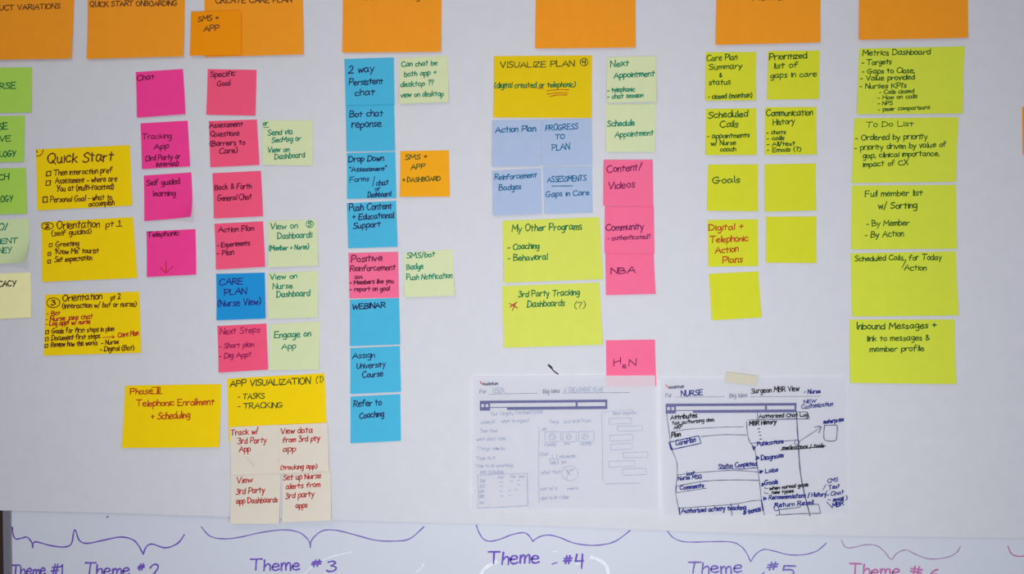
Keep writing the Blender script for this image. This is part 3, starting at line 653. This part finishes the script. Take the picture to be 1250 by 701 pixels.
b_, d_, s_ = 'royal', 'black', 'slate'
t2 = bar(812, 845, 971, 492.5, -1.0, 0) + [
    ('|', [(812.3, 469.5), (814, 472), (817, 473)], 1.2, 'logored'), ('cuantum', 816, 474, 834, 473.2, 4, .8, 'slate'), ('For', 812, 485, 819.5, 484.5, 5, .7, 'printtext'), ('|', [(823, 484.5), (883, 484)], .6, 'printtext'),
    ('NURSE', 831, 483.5, 857, 481.8, 7, 1.1, b_), ('Big Idea', 889.5, 485, 911, 484, 5, .8, 'printtext'), ('|', [(915, 484), (1000, 483.5)], .6, 'printtext'),
    ('Surgeon MBR View', 916, 480, 974, 476.5, 6.5, 1.0, d_), ('- Nurse', 980, 480.5, 1000, 479.5, 5, 1.1, b_), ('NEW', 980, 492, 995, 491, 4, .8, b_), ('Customization', 977, 498.5, 1015, 495, 5.5, .9, b_),
    ('~', [(813, 504), (815.5, 522), (819, 546), (825, 562), (826, 580), (824, 600), (829, 626)], .8, s_), ('Attributes', 818, 512, 850, 509, 5.5, 1.2, d_), ('tax, authorizing dem.', 820, 518, 871, 513.5, 4.5, .9, d_), ('AKP', 822, 523.5, 832, 522, 4.5, 1, d_),
    ('~', [(819, 527), (840, 523.5), (880, 521), (906, 520.5)], .7, s_), ('Plan', 819, 534, 830, 531.5, 5.5, 1.2, d_), ('~', [(855, 532.5), (880, 530.2), (910, 530.5)], .8, s_),
    ('|', [(816, 539.5), (852, 531.5), (855, 540.5), (818.5, 548.5), (816, 539.5)], 1.1, b_), ('|', [(817, 542), (820, 548)], 2, b_), ('CarePlan', 824, 543.5, 848, 539, 6, 1.1, b_),
    ('Status Completed', 876, 571.5, 922, 567.5, 5.5, 1.1, b_), ('|', [(879, 571.5), (905, 571.8), (924, 570)], .9, b_), ('~', [(826, 579), (860, 575.5), (895, 573.5), (925, 575.5)], .8, s_),
    ('last', 837.5, 580, 847, 578, 4.5, 1, b_), ('Nurse MSG', 827, 585.5, 856, 583, 4.8, 1.1, b_), ('~', [(825, 592.5), (860, 586.5), (895, 585), (925, 585.5)], .9, s_), ('Comments', 829, 597, 858, 594, 5, 1.2, b_), ('|', [(825, 600.5), (861, 595)], .8, s_), ('|', [(825, 593), (824.5, 600)], .8, s_),
    ('~', [(828, 619.5), (860, 617), (893, 614.5), (915, 610.5), (928, 609.5)], .8, s_), ('Authorized activity tracking', 831, 625, 909, 620.5, 5.5, 1.2, b_), ('& bonus', 906, 627, 927, 622.5, 5, 1.3, b_), ('|', [(891, 614), (892, 628)], 1, b_), ('|', [(910, 623.5), (927, 618)], .9, b_), ('|', [(828, 619), (829, 627)], 1.7, b_),
    ('~', [(910, 514), (911.5, 530), (914.5, 539.5), (920, 548), (923.5, 570), (926, 590), (928.5, 612), (931.5, 627.5)], .9, s_), ('|', [(928, 610), (930, 622)], 1.7, b_),
    ('|', [(912, 512.3), (940, 511.5), (971, 510.5)], .7, s_), ('|', [(923.5, 503), (923, 512)], .7, s_), ('|', [(971, 502.5), (984, 502.5), (987, 511), (923, 511.8)], .9, s_), ('Authorized Chat Log', 925, 509.8, 985, 508, 4.8, 1.05, d_), ('MBR History', 913.5, 519, 946, 516.5, 5, 1.2, d_),
    ('|', [(914.5, 540.5), (950, 538.5), (973, 536.5)], .8, s_), ('~', [(971, 503), (973, 540), (975.5, 575), (980, 600), (987, 628.5)], 1.4, s_), ('o', 971.5, 539.5, 3, 3, .9, s_), ('|', [(973, 539), (985, 531.5), (1001, 521)], .8, s_), ('~', [(993, 521), (1001, 520.5), (998, 528)], 1, s_),
    ('~', [(1005, 519), (1004.3, 530), (1006, 537), (1018, 537.5), (1020, 532), (1020.5, 520), (1017, 518.5), (1005, 519)], 1, s_), ('enterprise', 1004, 517, 1028, 513.5, 5, 1.2, b_),
    ('medications / tools', 954, 548.5, 1004, 545.5, 5, 1.1, d_), ('|', [(952, 548.5), (980, 547), (1006, 543.8)], 1.1, d_), ('Publications', 923, 543.8, 955, 540, 5, 1.1, b_), ('#', [(916.5, 543), (921.5, 544.5), (920.5, 548.5), (918, 549)], b_),
    ('Diagnosis', 928, 561, 955, 557.5, 5.5, 1.2, b_), ('>', 922, 560.5, 925, 560.5, 5.5, 1.6, b_), ('Labs', 933, 576.5, 948, 574.5, 5, 1.2, b_), ('>', 926.5, 576.5, 929.5, 576, 4.5, 1.5, b_), ('Goals', 932, 591.3, 948, 589.5, 5.5, 1.2, b_), ('>', 928.8, 592, 931.5, 591.5, 4.5, 1.5, b_),
    ('when normal goals', 938, 597, 985, 592.5, 4.2, 1.1, d_), ('|', [(932, 593.5), (932.5, 595.5), (936, 595)], .8, d_), ('new types', 941, 602, 967, 600, 4.2, 1.1, d_), ('|', [(932, 599.5), (932.5, 601.5), (936, 601)], .8, d_),
    ('>', 930.8, 609, 934, 609, 4.5, 1.5, b_), ('Recommendations / History', 937, 608.5, 1007, 604.5, 5.2, 1.15, b_), ('Return Resell', 944, 618, 991, 614.5, 5.2, 1.1, b_), ('~', [(946, 613.5), (943, 618), (944.5, 622), (949, 621), (948, 617.5)], .9, b_),
    ('|', [(949, 621), (975, 618), (975, 615.3), (997.5, 614.5), (1000, 625.5), (975, 625.8), (945.5, 627.5)], 1, s_), ('|', [(949.5, 621), (950, 627)], 1, s_),
    ('CMS', 1008.5, 589, 1021, 586.5, 5, .9, b_), ('Text', 1010, 597, 1023, 594.5, 5, 1, b_), ('Chat', 1012.5, 604.5, 1028, 601.5, 5, 1, b_), ('email )', 1015, 611.5, 1032, 608.5, 5, 1.1, b_), ('MBR', 1014, 619, 1028, 615, 6, 1.2, b_),
    ('|', [(1003, 597), (1006.5, 591)], .9, b_), ('|', [(1006, 601), (1008.5, 598)], .9, b_), ('|', [(1008, 604), (1010.5, 603)], .9, b_), ('|', [(1008.5, 609), (1012, 609.5)], .9, b_), ('|', [(1007.5, 612), (1014, 618.5)], 1.1, b_)]
for yy in (523, 527, 531, 535.5):
    t2.append(('|', [(924 + (yy - 523) * .2, yy), (926 + (yy - 523) * .2, yy - .2)], 1, d_))
note('', (805,461.5, 1030.8,459.8, 1032,627, 807.5,629), 'printed form crowded with blue and black ink sketches, under masking tape', 'wireframe sheets', t2,
     name='wireframe_sheet', cat='paper sheet', mat=form, flat=True, lay=1, curl=.0012, n=24)
note('', (885.8,453.5, 924.5,458.7, 921.3,470.5, 883.7,465.7), 'short strip of masking tape at the top of the inked form', None, (),
     name='tape_strip', cat='tape', mat=paper_material('masking_tape', (222, 214, 192), .6, .03, 500, .15, .15, .3), flat=True, lay=2.4, curl=.0002)

# ------------------------------------------------------------------ writing on the whiteboard
def on_board(px, py, lift):
    X, Z = unproject(px, py)
    return tuple(a - b for a, b in zip((X, -lift, Z), board.location))
def board_draw(name, ink, curves=(), texts=(), wd=1.4, label=None, lift=.0003):
    r = Ribbon(on_board)
    for c in curves: r.line(catmull(c, 5), wd, lift)
    for t in texts:
        for st in text_strokes(*t): r.line(st, wd * 1.6, lift)
    o = link_mesh(name, r.v, r.f, INK[ink], board)
    if label: o['label'] = label
    return o
board_draw('curly_bracket', 'purple', [[(15.3,644),(16,652),(19,658),(26,657.3),(33,656),(38.6,662),(40,668.5)], [(40,668.5),(43,661.6),(60.7,666),(77,668),(87,664.4),(90,650),(92.5,648),(97,660),(106.7,663.5),(125,660),(147,655.8),(162,659),(169,666),(175,677)], [(175,677),(178.5,668),(186,664.4),(202,669),(217,663.5),(225,653)]], wd=1.7, label='purple double bracket over Theme 1 and Theme 2')
board_draw('curly_bracket', 'violetgrey', [[(245.8,643.4),(256.4,654.6),(273,658),(292.8,656),(318,650.4),(346,647),(365.6,650.4),(376.8,660),(379,668.6)], [(379,668.6),(381,658.8),(393.6,648.2),(410.4,647.6),(432.8,653),(458,659.6),(480.4,660.8),(500,658),(517.4,643.4)]], wd=1.5, label='purple bracket over Theme 3')
board_draw('curly_bracket', 'violetgrey', [[(581.5,641.3),(585,651),(590.7,658.6),(598.4,660.9),(610,658.6),(625.3,652.8),(638.7,650.5),(645.4,653.8),(650.6,661)], [(650.6,661),(658,655.7),(669.4,653.4),(682.9,656.3),(700,663),(719.4,665.9),(736.6,665),(752,660.5),(769,648)]], wd=1.5, label='purple bracket over Theme 4')
board_draw('curly_bracket', 'violetgrey', [[(813,646),(820.7,655.7),(832,661),(847.6,662),(870.6,661.4),(891.8,661.8),(903.3,666.2),(911,674.9),(916.3,686)], [(916.3,686),(922.5,676.8),(932,671),(943.6,672.6),(962.8,677.4),(982,677.2),(997.4,672.6),(1008.5,663.4)]], wd=1.3, label='thin purple bracket over Theme 5')
board_draw('curly_bracket', 'fadedpink', [[(1027.3,659.5),(1031,667.2),(1038.8,669),(1056,665.3),(1069.5,666.2),(1079,673),(1087.8,683),(1094.5,675.8),(1106,671.6),(1117.5,676.8),(1134.8,682.6),(1156,680.6),(1167.4,674.9),(1172.2,667.2)]], wd=1.3, label='faded pink bracket over Theme 6')
board_draw('curly_bracket', 'pink', [[(1230.4,667.2),(1233.7,675),(1239.4,678.7),(1250,679),(1275,675),(1300,690)]], wd=1.5, label='pink bracket at the right edge')
board_draw('marker_lettering', 'purple', texts=[('Theme #1', 15,702, 76,701, 12)], wd=1.25)
board_draw('marker_lettering', 'purple', texts=[('Theme', 104,703, 158,702, 15), ('#', 168,697, 176,696, 8), ('2', 182,707, 195,704, 17)], wd=1.3)
board_draw('marker_lettering', 'purple', texts=[('Theme', 307,697, 366,696, 15), ('#', 380,692, 392,691, 8.5), ('3', 399,698, 410,698, 14)], wd=1.3)
board_draw('marker_dot', 'purple', [[(674,689),(677,687.6),(680,687.2)]], wd=1.4)
board_draw('marker_lettering', 'purple', texts=[('Theme', 597,689, 658,688, 16), ('#', 688,689, 698,688.5, 10), ('4', 702,692, 712,692, 16)], wd=1.4)
board_draw('marker_dot', 'violetgrey', [[(930,701),(933,699)]], wd=1.5)
board_draw('marker_lettering', 'violetgrey', texts=[('Theme', 840,700, 905,699, 14), ('#', 936,696, 949,695, 10), ('5', 954,703, 970,703, 13)], wd=1.3)
board_draw('marker_lettering', 'pink', texts=[('Theme', 1038,703, 1098,703, 15), ('# 6', 1111,701, 1145,706, 12)], wd=1.3, label='pink lettering')
board_draw('marker_dot', 'slate', [[(130.6,631.8),(131.4,631),(132,630.6)]], wd=1.5)
for pts, wd in (([(586,704),(590,696),(598,690),(606,686)], 4.0), ([(722,680.5),(732,684),(740,691),(743,702)], 4.0), ([(372,700),(388,687),(408,679),(430,674)], 1.2),
                ([(508,699),(514,694),(517,688)], 1.2), ([(674,673.8),(681,673)], 1.4), ([(703,689),(709,688)], 1.2)):
    board_draw('pale_curve', 'white', [pts], wd=wd, label='whitish curved mark', lift=.00015)  # whitish curved strokes laid flat on the board
